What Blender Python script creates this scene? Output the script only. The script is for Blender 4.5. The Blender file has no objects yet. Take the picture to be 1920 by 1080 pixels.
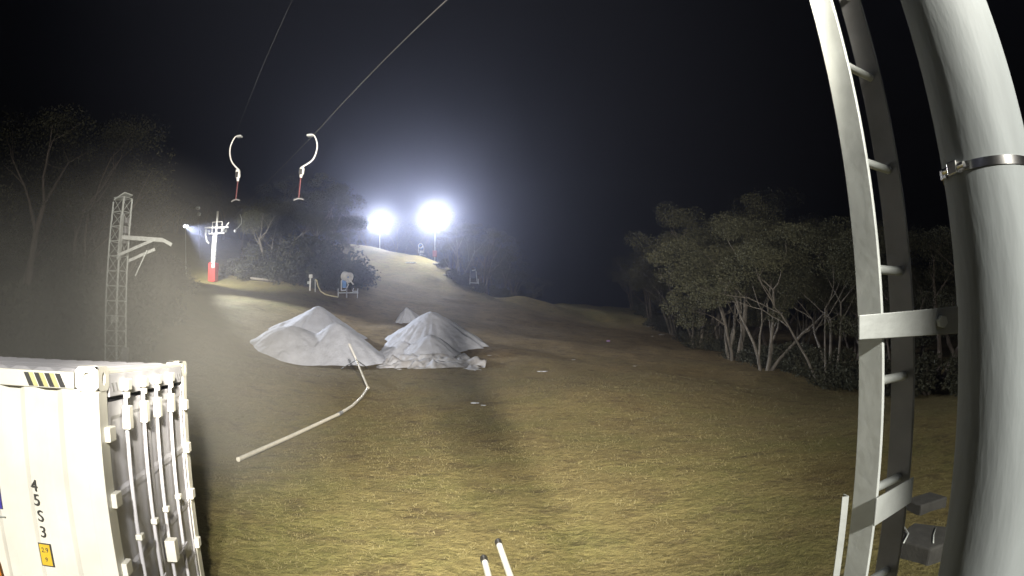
import bpy, math, random
import numpy as np
from mathutils import Vector, Matrix

C = bpy.context.scene.collection
SC = bpy.context.scene
PI = math.pi
R = math.radians

# ---------------------------------------------------------------- camera, world, exposure
F_PX, H = 1030.0, 3.25                      # lens: pixels per radian of the 1920 px photograph; height above the grass
PITCH, ROLL = R(-4.7), R(-1.0)
UPc = np.array([math.sin(ROLL)*math.cos(PITCH), math.cos(ROLL)*math.cos(PITCH), math.sin(PITCH)])
FWc = np.array([0, 0, -1.0]); FWc -= FWc.dot(UPc)*UPc; FWc /= np.linalg.norm(FWc)
RTc = np.cross(FWc, UPc)
W2 = np.array([RTc, FWc, UPc])              # camera axes -> world
cd = bpy.data.cameras.new('camera'); cam = bpy.data.objects.new('camera', cd); C.objects.link(cam)
M = Matrix(W2.tolist()).to_4x4(); M.translation = (0, 0, H); cam.matrix_world = M
cd.type = 'PANO'
cd.panorama_type = 'FISHEYE_LENS_POLYNOMIAL'
cd.fisheye_fov = PI
cd.sensor_width = 36.0
cd.fisheye_polynomial_k0 = 0.0
cd.fisheye_polynomial_k1 = -(1920/36.0)/F_PX
cd.fisheye_polynomial_k2 = 0.0
cd.fisheye_polynomial_k3 = 0.0
cd.fisheye_polynomial_k4 = 0.0
cd.clip_start = 0.05; cd.clip_end = 2000
SC.camera = cam

w = bpy.data.worlds.new('World'); SC.world = w; w.use_nodes = True
nt = w.node_tree; bg = nt.nodes['Background']
sky = nt.nodes.new('ShaderNodeTexSky'); sky.sky_type = 'NISHITA'; sky.sun_disc = False
sky.sun_elevation = R(-5.0); sky.sun_rotation = R(180)
nt.links.new(sky.outputs[0], bg.inputs[0]); bg.inputs[1].default_value = 0.15
SC.view_settings.view_transform = 'Standard'; SC.view_settings.look = 'None'
SC.view_settings.exposure = 0.0; SC.view_settings.gamma = 1.0
SC.cycles.use_denoising = True
SC.cycles.max_bounces = 5; SC.cycles.diffuse_bounces = 2; SC.cycles.glossy_bounces = 2
SC.cycles.volume_bounces = 0; SC.cycles.transparent_max_bounces = 6
SC.cycles.sample_clamp_indirect = 4.0

def lamp(name, loc, aim, watts, color, size=0.1, angle=120, blend=0.6, kind='SPOT'):
    l = bpy.data.lights.new(name, kind); l.energy = watts; l.color = color; l.shadow_soft_size = size
    if kind == 'SPOT':
        l.spot_size = R(angle); l.spot_blend = blend
    o = bpy.data.objects.new(name, l); C.objects.link(o); o.location = loc
    o.rotation_euler = (Vector(aim)-Vector(loc)).to_track_quat('-Z', 'Y').to_euler()
    return o

# the unseen floodlight behind the camera, with spots added to fill it out
for lx in (2.7, 2.95):
    lamp('unseen_hut_floodlight', (lx, -8.5, H+5.5), (-1, 40, 0), 9000, (1.0, .95, .84), 0.24, 120, 1.0)
lamp('unseen_hut_floodlight', (2.8, -8.5, H+5.8), (-9, 95, 13), 80000, (1.0, .90, .76), 0.3, 64, 1.0)  # extra narrow spot added to brighten the far slope and trees
lamp('fill_spot', (-.3, -.3, H+1.3), (-1.6, 30, 3.0), 26500, (1.0, .925, .77), 0.12, 86, 1.0)  # unseen fill spot added over the camera to soften ground shadows

# ---------------------------------------------------------------- picture measurements -> places
def ray(px, py):
    x, y = px-960.0, 540.0-py
    r = math.hypot(x, y); th = r/F_PX; s = math.sin(th)/max(r, 1e-9)
    return W2 @ np.array([x*s, y*s, -math.cos(th)])
def at(px, py, Y):                          # point on a sight line at forward distance Y
    d = ray(px, py); k = Y/d[1]
    return Vector((d[0]*k, Y, H+d[2]*k))
def atd(px, py, D):                         # the same at horizontal distance D
    d = ray(px, py); k = D/math.hypot(d[0], d[1])
    return Vector((d[0]*k, d[1]*k, H+d[2]*k))
def project(p):
    v = W2.T @ (np.array(p)-np.array([0, 0, H])); v /= np.linalg.norm(v)
    th = math.acos(-v[2]); r = th*F_PX; n = math.hypot(v[0], v[1])
    return 960+v[0]/n*r, 540-v[1]/n*r

# ---------------------------------------------------------------- terrain height
ctrl = []
for x in (-14, -8, -3, 0, 3, 8, 14):
    for y in (-24, -14, -6, 0, 4):
        ctrl.append((x, y, 0.0 if x > -9 else 0.25))
ctrl += [(-2, 8, 0.05), (2, 8, 0.0), (6, 8, 0.0), (-7, 8, .2), (12, 8, -.1), (0, 12, 0.05), (7, 12, -.05), (16, 14, -.2), (-12, 12, .6), (-6, 13, .15)]
pix = [(450, 868, 13.2), (640, 778, 20), (690, 730, 26), (820, 690, 34.5), (820, 650, 42), (560, 676, 36.5), (700, 600, 54),
       (820, 600, 56), (720, 575, 63), (650, 558, 62), (560, 545, 61), (470, 535, 61), (400, 530, 61), (740, 540, 76), (740, 500, 90),
       (660, 459, 104), (720, 468, 102), (780, 478, 100), (820, 490, 97), (830, 520, 90), (880, 545, 88), (930, 560, 88),
       (985, 557, 88), (1040, 573, 100), (1100, 577, 106), (1170, 581, 108), (1000, 620, 62), (1080, 632, 58), (960, 600, 66), (1100, 600, 85),
       (1100, 690, 36), (1000, 660, 42), (1200, 620, 70), (1300, 655, 54), (1400, 690, 41), (1500, 715, 34), (1590, 742, 29), (960, 740, 24),
       (1200, 740, 24), (1400, 780, 21), (420, 610, 38), (480, 650, 36)]
for a in pix:
    p = at(*a); ctrl.append(tuple(p))
# beyond the crests the ground drops, beside the piste it rises into the woods
q = lambda px, py, Y, dx=0, dy=0, dz=0: tuple(at(px, py, Y)+Vector((dx, dy, dz)))
ctrl += [q(720, 468, 102, 0, 18, -4), q(660, 459, 104, -8, 16, -2), q(800, 480, 100, 4, 18, -4), q(985, 557, 88, 0, 14, -4), q(1100, 577, 106, 0, 16, -4),
         q(1170, 581, 108, 8, 14, -3), q(880, 545, 88, 4, 16, -2.5), (-14, 150, 14), (10, 150, 6), (50, 150, 4), (120, 150, 0),
         q(1300, 655, 54, 14, 4, 0.5), q(1400, 690, 41, 14, 3, 0.2), q(1500, 715, 34, 14, 3, .2), (60, 20, 0), (60, 50, 1.5), (100, 40, 0), (100, 90, 3), (30, 0, -.3), (60, -20, -1),
         (-14, 20, 1.3), (-18, 28, 2.6), (-24, 20, 3.0), (-30, 34, 6), (-40, 16, 6), (-45, 45, 11), (-60, 70, 17), (-48, 66, 13.5), (-70, 40, 14), (-80, 90, 24), (-60, 120, 25),
         (-45, 85, 17), (-28, 72, 11.5), (-36, 100, 20), (-70, 0, 7), (-40, -15, 2), (-90, 150, 28)]
ctrl = np.array(ctrl)
def _phi(r): return r                        # linear radial basis: no overshoot
_n = len(ctrl)
_d = np.linalg.norm(ctrl[:, None, :2]-ctrl[None, :, :2], axis=2)
_A = np.zeros((_n+3, _n+3)); _A[:_n, :_n] = np.sqrt(_d**2+9.0)*-1 + np.eye(_n)*0.25
_A[:_n, _n] = 1; _A[:_n, _n+1:] = ctrl[:, :2]; _A[_n:, :_n] = _A[:_n, _n:].T
_w = np.linalg.solve(_A, np.concatenate([ctrl[:, 2], np.zeros(3)]))
_rs = np.random.RandomState(5)
_wav = [(_rs.uniform(0.15, 1.6), _rs.uniform(0, 2*PI), _rs.uniform(0, 6.28)) for _ in range(26)]
def ground(x, y):
    x = np.atleast_1d(np.asarray(x, float)); y = np.atleast_1d(np.asarray(y, float))
    z = np.empty_like(x)
    for i in range(0, len(x), 20000):
        xx, yy = x[i:i+20000], y[i:i+20000]
        d = np.sqrt((xx[:, None]-ctrl[None, :, 0])**2+(yy[:, None]-ctrl[None, :, 1])**2+9.0)
        z[i:i+20000] = (-d)@_w[:_n]+_w[_n]+_w[_n+1]*xx+_w[_n+2]*yy
    for f, a, p in _wav:
        z += 0.03/(0.4+f)*np.sin(f*(x*math.cos(a)+y*math.sin(a))+p)*np.clip((np.hypot(x, y)-6)/30, 0.1, 1)
    return z
def gz(x, y): return float(ground(x, y)[0])
def drop(px, py, lo=4.0, hi=160.0):          # where a sight line meets the ground
    d = ray(px, py); t = np.linspace(lo, hi, 4000); t = t/math.hypot(d[0], d[1])
    x, y, z = d[0]*t, d[1]*t, H+d[2]*t
    k = np.argmax(z < ground(x, y))
    if z[k] >= ground(x[k], y[k])[0]: k = len(t)-1
    return Vector((x[k], y[k], gz(x[k], y[k])))
def foot(px, Y):                             # ground point at picture column px, forward distance Y
    p = at(px, 600, Y); return Vector((p.x, Y, gz(p.x, Y)))

# ---------------------------------------------------------------- helpers
class MB:
    def __init__(s): s.v = []; s.f = []
    def add(s, vs, fs):
        n = len(s.v); s.v += [tuple(v) for v in vs]; s.f += [tuple(i+n for i in f) for f in fs]
    def box(s, c, d, ax=None):
        c = Vector(c); ax = ax or (Vector((1, 0, 0)), Vector((0, 1, 0)), Vector((0, 0, 1)))
        vs = [c+ax[0]*(i*d[0]/2)+ax[1]*(j*d[1]/2)+ax[2]*(k*d[2]/2) for k in (-1, 1) for j in (-1, 1) for i in (-1, 1)]
        s.add(vs, [(0, 2, 3, 1), (4, 5, 7, 6), (0, 1, 5, 4), (1, 3, 7, 5), (3, 2, 6, 7), (2, 0, 4, 6)])
        return s
    def bar(s, a, b, wx, wy, up=Vector((0, 0, 1))):
        a, b = Vector(a), Vector(b); z = (b-a); L = z.length; z.normalize()
        x = up.cross(z)
        if x.length < 1e-4: x = Vector((1, 0, 0)).cross(z)
        x.normalize(); y = z.cross(x)
        return s.box((a+b)/2, (wx, wy, L), (x, y, z))
    def tube(s, pts, r, n=10, cap=True):
        pts = [Vector(p) for p in pts]; rs = r if isinstance(r, (list, tuple)) else [r]*len(pts)
        t = (pts[1]-pts[0]).normalized(); x = t.orthogonal().normalized(); vs = []; fs = []
        for i, p in enumerate(pts):
            t = (pts[min(i+1, len(pts)-1)]-pts[max(i-1, 0)]).normalized()
            x = (x-t*x.dot(t)).normalized(); y = t.cross(x)
            vs += [p+(x*math.cos(2*PI*k/n)+y*math.sin(2*PI*k/n))*rs[i] for k in range(n)]
        for i in range(len(pts)-1):
            for k in range(n):
                a, b = i*n+k, i*n+(k+1) % n; fs.append((a, b, b+n, a+n))
        if cap: fs.append(tuple(range(n-1, -1, -1))); fs.append(tuple(range(len(vs)-n, len(vs))))
        s.add(vs, fs); return s
    def prism(s, poly, ext):                  # planar polygon pushed along ext
        n = len(poly); poly = [Vector(p) for p in poly]; e = Vector(ext)
        vs = poly+[p+e for p in poly]
        fs = [tuple(range(n-1, -1, -1)), tuple(range(n, 2*n))]+[(i, (i+1) % n, (i+1) % n+n, i+n) for i in range(n)]
        s.add(vs, fs); return s
    def ring(s, c, ax, ro, ri, L, n=24):      # hollow cylinder
        c = Vector(c); z = Vector(ax).normalized(); x = z.orthogonal().normalized(); y = z.cross(x); vs = []
        for r, o in ((ro, 0), (ro, L), (ri, L), (ri, 0)):
            vs += [c+z*o+(x*math.cos(2*PI*k/n)+y*math.sin(2*PI*k/n))*r for k in range(n)]
        s.add(vs, [(j*n+k, j*n+(k+1) % n, ((j+1) % 4)*n+(k+1) % n, ((j+1) % 4)*n+k) for j in range(4) for k in range(n)])
        return s
    def ball(s, c, r, n=10, sc=(1, 1, 1)):
        c = Vector(c); vs = []
        for i in range(n+1):
            a = PI*i/n
            vs += [c+Vector((math.sin(a)*math.cos(2*PI*k/n)*r*sc[0], math.sin(a)*math.sin(2*PI*k/n)*r*sc[1], math.cos(a)*r*sc[2])) for k in range(n)]
        s.add(vs, [(i*n+k, (i+1)*n+k, (i+1)*n+(k+1) % n, i*n+(k+1) % n) for i in range(n) for k in range(n)])
        return s
    def build(s, name, mat, parent=None, smooth=False, bevel=0):
        me = bpy.data.meshes.new(name); me.from_pydata(s.v, [], s.f); me.materials.append(mat)
        return link(name, me, parent, smooth, bevel)
def link(name, me, parent=None, smooth=False, bevel=0):
    o = bpy.data.objects.new(name, me); C.objects.link(o); o.parent = parent
    me.validate()
    if smooth:
        me.polygons.foreach_set('use_smooth', [True]*len(me.polygons))
        if smooth == 'auto': me.set_sharp_from_angle(angle=R(40))
    if bevel:
        m = o.modifiers.new('bevel', 'BEVEL'); m.width = bevel; m.segments = 2; m.limit_method = 'ANGLE'
    return o
def tag(o, label=None, cat=None, group=None, kind=None):
    if label: o['label'] = label
    if cat: o['category'] = cat
    if group: o['group'] = group
    if kind: o['kind'] = kind
    return o
def thing(name, loc, label, cat, group=None, rz=0):
    o = bpy.data.objects.new(name, None); C.objects.link(o); o.location = loc; o.rotation_euler = (0, 0, rz); o.empty_display_size = .2
    return tag(o, label, cat, group)
def copy_tree(o, parent=None):
    c = o.copy(); C.objects.link(c); c.parent = parent
    for ch in [x for x in bpy.data.objects if x.parent == o]: copy_tree(ch, c)
    return c

def mat(name, col, rough=0.6, metal=0.0, var=0.25, scale=3.0, col2=None, bump=0.0, bscale=None, spec=0.5, emit=None, stretch=None):
    m = bpy.data.materials.new(name); m.use_nodes = True; t = m.node_tree; b = t.nodes['Principled BSDF']
    b.inputs['Roughness'].default_value = rough; b.inputs['Metallic'].default_value = metal
    b.inputs['Specular IOR Level'].default_value = spec
    tc = t.nodes.new('ShaderNodeTexCoord'); src = tc.outputs['Object']
    if stretch:
        mp = t.nodes.new('ShaderNodeMapping'); mp.inputs['Scale'].default_value = stretch; t.links.new(src, mp.inputs[0]); src = mp.outputs[0]
    n = t.nodes.new('ShaderNodeTexNoise'); n.inputs['Scale'].default_value = scale; n.inputs['Detail'].default_value = 5; t.links.new(src, n.inputs['Vector'])
    r = t.nodes.new('ShaderNodeValToRGB'); c2 = col2 or tuple(c*(1-var) for c in col)
    r.color_ramp.elements[0].position = .35; r.color_ramp.elements[1].position = .65
    r.color_ramp.elements[0].color = (*c2, 1); r.color_ramp.elements[1].color = (*col, 1)
    t.links.new(n.outputs[0], r.inputs[0]); t.links.new(r.outputs[0], b.inputs['Base Color'])
    if bump:
        n2 = t.nodes.new('ShaderNodeTexNoise'); n2.inputs['Scale'].default_value = bscale or scale*4; n2.inputs['Detail'].default_value = 6; t.links.new(src, n2.inputs['Vector'])
        bu = t.nodes.new('ShaderNodeBump'); bu.inputs['Strength'].default_value = bump; bu.inputs['Distance'].default_value = .05
        t.links.new(n2.outputs[0], bu.inputs['Height']); t.links.new(bu.outputs[0], b.inputs['Normal'])
    if emit:
        b.inputs['Emission Color'].default_value = (*emit[0], 1); b.inputs['Emission Strength'].default_value = emit[1]
    return m
m_white = mat('white container paint', (.78, .77, .71), .38, var=.14, scale=2.6, bump=.03)
m_cdoor = mat('shaded container white', (.54, .54, .59), .5, var=.16, scale=1.8, bump=.04)  # greyer copy of the container white; weaker light put into the colour
m_zinc = mat('galvanised steel', (.60, .64, .63), .5, .25, var=.22, scale=7, bump=.05)
m_zincb = mat('bracket steel', (.31, .33, .325), .5, .15, var=.22, scale=9, bump=.05)
m_zincd = mat('weathered and shaded galvanised steel', (.27, .275, .29), .6, .2, var=.25, scale=6, bump=.05)
m_polep = mat('dull galvanised pole', (.172, .192, .20), .8, .0, var=.20, scale=8, stretch=(1, 1, .22), bump=.08)
m_dark = mat('dark recess', (.02, .02, .022), .8)
m_gap = mat('black door gasket', (.26, .26, .28), .7)
m_black = mat('black plastic', (.015, .014, .012), .45)
m_ink = mat('dark grey lettering', (.06, .06, .06), .6)
m_yel = mat('yellow sticker', (.80, .55, .05), .5)
m_yelp = mat('yellow hazard paint', (.74, .70, .34), .5)
m_blue = mat('blue marking', (.07, .06, .40), .5)
m_orange = mat('orange marking', (.75, .28, .03), .5)
m_red = mat('red tower padding', (.55, .03, .03), .5, var=.2, scale=4)
m_redt = mat('red tow rod', (.13, .02, .025), .5)
m_twhite = mat('white tower paint', (.80, .80, .80), .35, var=.1)
m_pipe = mat('pale plastic pipe', (.62, .60, .53), .4, var=.15, scale=4)
m_gunw = mat('white gun shell', (.78, .78, .78), .35)
m_gunb = mat('blue gun frame', (.12, .28, .62), .4)
m_gung = mat('pale grey gun frame', (.55, .58, .60), .45)
m_hose = mat('pale yellow hose', (.68, .62, .38), .55)
m_conc = mat('dark grey concrete', (.055, .055, .052), .85, var=.3, scale=6, bump=.2)
m_cable = mat('steel cable', (.12, .12, .125), .5, .3)
m_chrome = mat('bright stainless steel', (.75, .75, .74), .18, 1.0, var=.05)
m_bark = mat('pale snow gum bark', (.21, .19, .165), .8, var=.5, scale=2.5, bump=.15, stretch=(3, 3, .6))
m_barkd = mat('grey brown bark', (.16, .13, .11), .85, var=.4, scale=3, bump=.2, stretch=(3, 3, .6))
m_leaf = mat('olive gum leaves', (.082, .082, .048), .7, var=.3, scale=.45, col2=(.058, .060, .036), spec=.25)
m_leafd = mat('dark gum leaves', (.070, .070, .044), .7, var=.45, scale=.6, spec=.2)
m_shrub = mat('grey green shrub leaves', (.068, .072, .052), .7, var=.45, scale=.9, spec=.2)
m_rock = mat('pale grey rock', (.26, .25, .23), .85, var=.35, scale=2, bump=.3)
m_lens = mat('lit floodlight glass', (.9, .9, .9), .3, emit=((.93, .95, 1.0), 60))
m_lens2 = mat('small lit floodlight glass', (.9, .9, .9), .3, emit=((.93, .97, 1.0), 12))
m_purple = mat('purple wrapper', (.40, .26, .62), .4)
m_polew = mat('white painted pole', (.33, .33, .30), .4, var=.12, scale=6)
m_timber = mat('grey timber', (.20, .18, .15), .8, var=.3, scale=4, stretch=(1, 1, .2))

# ---------------------------------------------------------------- ground
def ground_material():
    m = bpy.data.materials.new('dry alpine grass'); m.use_nodes = True; t = m.node_tree; b = t.nodes['Principled BSDF']
    b.inputs['Roughness'].default_value = .9; b.inputs['Specular IOR Level'].default_value = .15
    N = t.nodes.new; L = t.links.new
    tc = N('ShaderNodeTexCoord'); sp = N('ShaderNodeSeparateXYZ'); L(tc.outputs['Object'], sp.inputs[0])
    def noise(s, d=4, rough=.55, st=None):
        n = N('ShaderNodeTexNoise'); n.inputs['Scale'].default_value = s; n.inputs['Detail'].default_value = d; n.inputs['Roughness'].default_value = rough
        if st:
            mp = N('ShaderNodeMapping'); mp.inputs['Scale'].default_value = st; L(tc.outputs['Object'], mp.inputs[0]); L(mp.outputs[0], n.inputs['Vector'])
        else: L(tc.outputs['Object'], n.inputs['Vector'])
        return n.outputs[0]
    def ramp(v, stops):
        r = N('ShaderNodeValToRGB'); e = r.color_ramp.elements
        while len(e) < len(stops): e.new(.5)
        for i, (p, c) in enumerate(stops): e[i].position = p; e[i].color = (*c, 1)
        L(v, r.inputs[0]); return r.outputs[0]
    def mix(f, a, b_, mode='MIX'):
        x = N('ShaderNodeMix'); x.data_type = 'RGBA'; x.blend_type = mode
        if isinstance(f, float): x.inputs[0].default_value = f
        else: L(f, x.inputs[0])
        L(a, x.inputs[6]); L(b_, x.inputs[7]); return x.outputs[2]
    def math_(op, a, b_=None):
        x = N('ShaderNodeMath'); x.operation = op
        for i, v in enumerate((a, b_)):
            if v is None: continue
            if isinstance(v, (int, float)): x.inputs[i].default_value = v
            else: L(v, x.inputs[i])
        return x.outputs[0]
    grass = ramp(noise(.35, 6, .62), [(.30, (.125, .100, .044)), (.48, (.174, .148, .064)), (.60, (.146, .136, .053)), (.75, (.205, .178, .082))])
    brown = ramp(noise(.5, 6, .65), [(.30, (.165, .122, .066)), (.55, (.228, .172, .094)), (.75, (.270, .212, .120))])
    # the worn middle of the piste
    mr = N('ShaderNodeMapRange'); mr.inputs[1].default_value = 8; mr.inputs[2].default_value = 48
    wob = math_('ADD', sp.outputs[1], math_('MULTIPLY', math_('SUBTRACT', noise(.12, 3), .5), 30)); L(wob, mr.inputs[0])
    mr2 = N('ShaderNodeMapRange'); mr2.inputs[1].default_value = 70; mr2.inputs[2].default_value = 90; L(wob, mr2.inputs[0])
    mr3 = N('ShaderNodeMapRange'); mr3.inputs[1].default_value = -17; mr3.inputs[2].default_value = -24
    L(math_('ADD', sp.outputs[0], math_('MULTIPLY', math_('SUBTRACT', noise(.15, 3), .5), 10)), mr3.inputs[0])
    fac = math_('MULTIPLY', math_('SUBTRACT', mr.outputs[0], mr2.outputs[0]), math_('SUBTRACT', 1, mr3.outputs[0]))
    fac = math_('MULTIPLY', fac, .92)
    col = mix(fac, grass, brown)
    fine = ramp(noise(6, 5, .7, (1, 2.2, 1)), [(.32, (.60, .60, .58)), (.5, (1, 1, 1)), (.70, (1.32, 1.3, 1.22))])
    col = mix(1.0, col, fine, 'MULTIPLY')
    bare = ramp(noise(.9, 5, .7, (1, 1.6, 1)), [(.53, (0, 0, 0)), (.64, (1, 1, 1))])
    dirt = N('ShaderNodeRGB'); dirt.outputs[0].default_value = (.060, .042, .030, 1)
    bm = N('ShaderNodeMath'); bm.operation = 'MULTIPLY'; L(bare, bm.inputs[0]); bm.inputs[1].default_value = .5
    col = mix(bm.outputs[0], col, dirt.outputs[0])
    L(col, b.inputs['Base Color'])
    bu = N('ShaderNodeBump'); bu.inputs['Strength'].default_value = .9; bu.inputs['Distance'].default_value = .12
    hh = math_('ADD', noise(5, 6, .7), math_('MULTIPLY', noise(1.1, 4), 1.4)); L(hh, bu.inputs['Height']); L(bu.outputs[0], b.inputs['Normal'])
    return m
m_ground = ground_material()
def axis(lo, hi, near, step, grow):
    a = [near]; s = step
    while a[-1] < hi: a.append(a[-1]+s); s = min(s*grow, 4.0)
    b = [near]; s = step
    while b[-1] > lo: b.append(b[-1]-s); s = min(s*grow, 4.0)
    return np.array(b[:0:-1]+a)
gx = axis(-150, 170, -1, .30, 1.012); gy = axis(-40, 210, 14, .30, 1.010)
X, Y = np.meshgrid(gx, gy); Z = ground(X.ravel(), Y.ravel()); nx = len(gx); ny = len(gy)
_rg = np.random.RandomState(2)
vv = np.column_stack([X.ravel(), Y.ravel(), Z+_rg.normal(0, .012, len(Z))])
ii = (np.arange(ny-1)[:, None]*nx+np.arange(nx-1)[None, :]).ravel()
ff = np.column_stack([ii, ii+1, ii+nx+1, ii+nx])
me = bpy.data.meshes.new('ground'); me.from_pydata(vv.tolist(), [], ff.tolist()); me.materials.append(m_ground)
tag(link('ground', me, smooth=True), kind='structure')

def quads_mesh(name, V, mats):                # V: (n,4,3) or (n,3,3)
    n, k, _ = V.shape
    me = bpy.data.meshes.new(name); me.from_pydata(V.reshape(-1, 3).tolist(), [], np.arange(n*k).reshape(n, k).tolist())
    for m_ in mats: me.materials.append(m_)
    return me
# short dry grass blades in the foreground
m_blade = mat('dry grass blades', (.158, .136, .064), .8, var=.5, scale=.9, col2=(.120, .106, .046))
rs = np.random.RandomState(11); n = 95000
yy = 5.0+np.minimum(rs.rand(n)**1.5*30, 60)*1.0+rs.exponential(5.0, n)*(rs.rand(n) < .35); xx = (rs.rand(n)*2-1)*(3+yy*.95)
zz = ground(xx, yy); a = rs.rand(n)*2*PI; hgt = rs.uniform(.010, .032, n)*(1+yy/30); wd = .005*(1+yy/14)
ca, sa = np.cos(a), np.sin(a); lean = rs.normal(0, .8, (n, 2))*hgt[:, None]
V = np.empty((n, 3, 3))
V[:, 0] = np.column_stack([xx-ca*wd, yy-sa*wd, zz-.01]); V[:, 1] = np.column_stack([xx+ca*wd, yy+sa*wd, zz-.01])
V[:, 2] = np.column_stack([xx+lean[:, 0], yy+lean[:, 1], zz+hgt])
tag(link('grass', quads_mesh('grass', V, [m_blade])), 'short dry yellow grass covering the near slope', 'grass', kind='stuff')

# ---------------------------------------------------------------- snow
m_snow = mat('old machine made snow', (.53, .56, .65), .8, var=.10, scale=1.6, col2=(.45, .475, .55), bump=.9, bscale=7, spec=.3)
m_slush = mat('dirty crusted snow', (.56, .585, .66), .8, var=.5, scale=1.8, col2=(.36, .355, .37), bump=.7, bscale=4, spec=.3)
def vnoise(x, y, seed, f):
    r = np.random.RandomState(seed); t = r.rand(64, 64)
    u, v = x*f+r.rand()*50, y*f+r.rand()*50
    i, j = np.floor(u).astype(int), np.floor(v).astype(int); fu, fv = u-i, v-j
    fu = fu*fu*(3-2*fu); fv = fv*fv*(3-2*fv); g = lambda a, b: t[a % 64, b % 64]
    return g(i, j)*(1-fu)*(1-fv)+g(i+1, j)*fu*(1-fv)+g(i, j+1)*(1-fu)*fv+g(i+1, j+1)*fu*fv
def snow_heap(name, cones, label, rough=.12, step=.14, mat_=None, seed=1, ragged=.25, group=None, holes=0):
    # cones: (px, Y, py_top, half width left, half width right, half depth, power, ridge)
    P = []
    for (px, Y, pt, wl, wr, dp, pw, rd) in cones:
        f = foot(px, Y); top = at(px, pt, Y); P.append((f.x, Y, max(top.z-f.z, .05), wl, wr, dp, pw, rd))
    x0 = min(p[0]-p[3] for p in P)-.6; x1 = max(p[0]+p[4] for p in P)+.6; y0 = min(p[1]-p[5] for p in P)-.6; y1 = max(p[1]+p[5] for p in P)+.6
    xs = np.arange(x0, x1, step); ys = np.arange(y0, y1, step); Xg, Yg = np.meshgrid(xs, ys); x, y = Xg.ravel(), Yg.ravel()
    h = np.full(x.shape, -1.0)
    for k, (cx, cy, hh, wl, wr, dp, pw, rd) in enumerate(P):
        dx = x-cx; sx = np.where(dx < 0, wl, wr); dy = (y-cy)/dp; ex = dx/sx
        r = np.sqrt(ex**2+dy**2); ang = np.arctan2(dy, ex)
        gul = 1+rd*(vnoise(np.cos(ang)*3+20, np.sin(ang)*3+20, seed+k, 2.2)-.5)*np.clip(r*2, 0, 1)
        r = r*gul+ragged*(vnoise(x, y, seed+9+k, 1.1)-.5)*np.clip(r, 0, 1)**2
        rr = np.sqrt(r**2+.002)
        c = hh*(1-rr**pw)
        d = np.abs(h-c); bl = .18
        h = np.maximum(h, c)+np.where(d < bl, (bl-d)**2/(4*bl), 0)
    h += rough*(vnoise(x, y, seed+40, 1.7)-.5)+.045*(vnoise(x, y, seed+42, 3.1)-.5)+.05*(vnoise(x, y, seed+43, 6.3)-.5)+rough*.6*(vnoise(x, y, seed+41, 4.0)-.5)*np.clip(h+.3, .2, 1)
    if holes: h -= holes*np.clip(vnoise(x*1.0, y*2.2, seed+60, 1.1)+.6*vnoise(x, y*2, seed+61, 2.9)-.72, 0, 1)
    g0 = ground(x, y); z = g0+np.maximum(h, -.15)
    cx = sum(p[0] for p in P)/len(P); cy = sum(p[1] for p in P)/len(P); o0 = Vector((cx, cy, gz(cx, cy)))
    keep = (h > -.06).reshape(Xg.shape); idx = np.arange(x.size).reshape(Xg.shape)
    f = []
    k4 = keep[:-1, :-1] | keep[1:, :-1] | keep[:-1, 1:] | keep[1:, 1:]
    for j, i in np.argwhere(k4): f.append((idx[j, i], idx[j, i+1], idx[j+1, i+1], idx[j+1, i]))
    used = np.unique(np.array(f)); rm = np.full(x.size, -1); rm[used] = np.arange(len(used))
    vs = np.column_stack([x-o0.x, y-o0.y, z-o0.z])[used]
    me = bpy.data.meshes.new(name); me.from_pydata(vs.tolist(), [], [tuple(rm[list(q_)]) for q_ in f]); me.materials.append(mat_ or m_snow)
    o = link(name, me, smooth=True); o.location = o0
    return tag(o, label, 'snow pile', group)
G_S = 'heaps of machine made snow on the brown slope'
snow_heap('snow_pile', [(597, 42.5, 571, 3.9, 3.9, 4.2, 1.06, .22), (552, 37.9, 612, 3.3, 4.4, 2.9, 1.6, .05), (630, 38.4, 604, 3.4, 4.0, 2.9, 1.3, .08)],
          'wide smooth snow pile with a pointed peak behind two rounded mounds', rough=.04, ragged=.12, step=.11, seed=3, group=G_S)
snow_heap('snow_pile', [(806, 43.5, 582, 4.0, 4.3, 4.1, 1.12, .22), (806, 39.2, 627, 2.7, 2.2, 2.4, 1.3, .2), (755, 39.5, 640, 2.4, 2.0, 1.7, 1.3, .25)],
          'craggy snow pile with broken front, right of the wide smooth pile', rough=.12, ragged=.18, step=.11, seed=17, group=G_S)
snow_heap('snow_slab', [(815, 37.0, 662, 2.8, 2.9, 2.2, 1.6, .6), (775, 37.4, 664, 1.8, 1.6, 1.5, 1.6, .6), (840, 35.6, 680, 2.2, 1.7, 1.4, 2.0, .6)],
          'flat ragged apron of crusted snow lying before the craggy pile', rough=.30, seed=31, mat_=m_slush, ragged=1.1, step=.09, holes=1.0)['category'] = 'snow patch'
snow_heap('snow_pile', [(763, 55.5, 575, 1.15, 1.25, 1.2, 1.15, .5)], 'tiny pointed snow heap far behind the craggy pile', rough=.16, step=.08, seed=51, group=G_S)
def crumb(px, py, wid, lab, name='snow_clump', m_=None, seed=0, cat='snow clump', flat=.35):
    p = drop(px, py); r = random.Random(seed); d = math.hypot(p.x, p.y); s = wid*d/F_PX/2; mb = MB()
    for k in range(4):
        mb.ball(((r.random()-.5)*s*1.6, (r.random()-.5)*s*.9, .02), s*(.35+.3*r.random()), 7, (1.2, .8, flat))
    o = mb.build(name, m_ or m_snow, smooth=True); o.location = p; return tag(o, lab, cat)
crumb(893, 757, 17, 'leftover white snow lump on the grass below the craggy pile', seed=1)
crumb(905, 761, 9, 'small snow lump touching the right end of the leftover lump', seed=8)
crumb(1018, 697, 17, 'thin white snow flake on the brown slope right of the craggy pile', seed=2, flat=.2)
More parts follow.
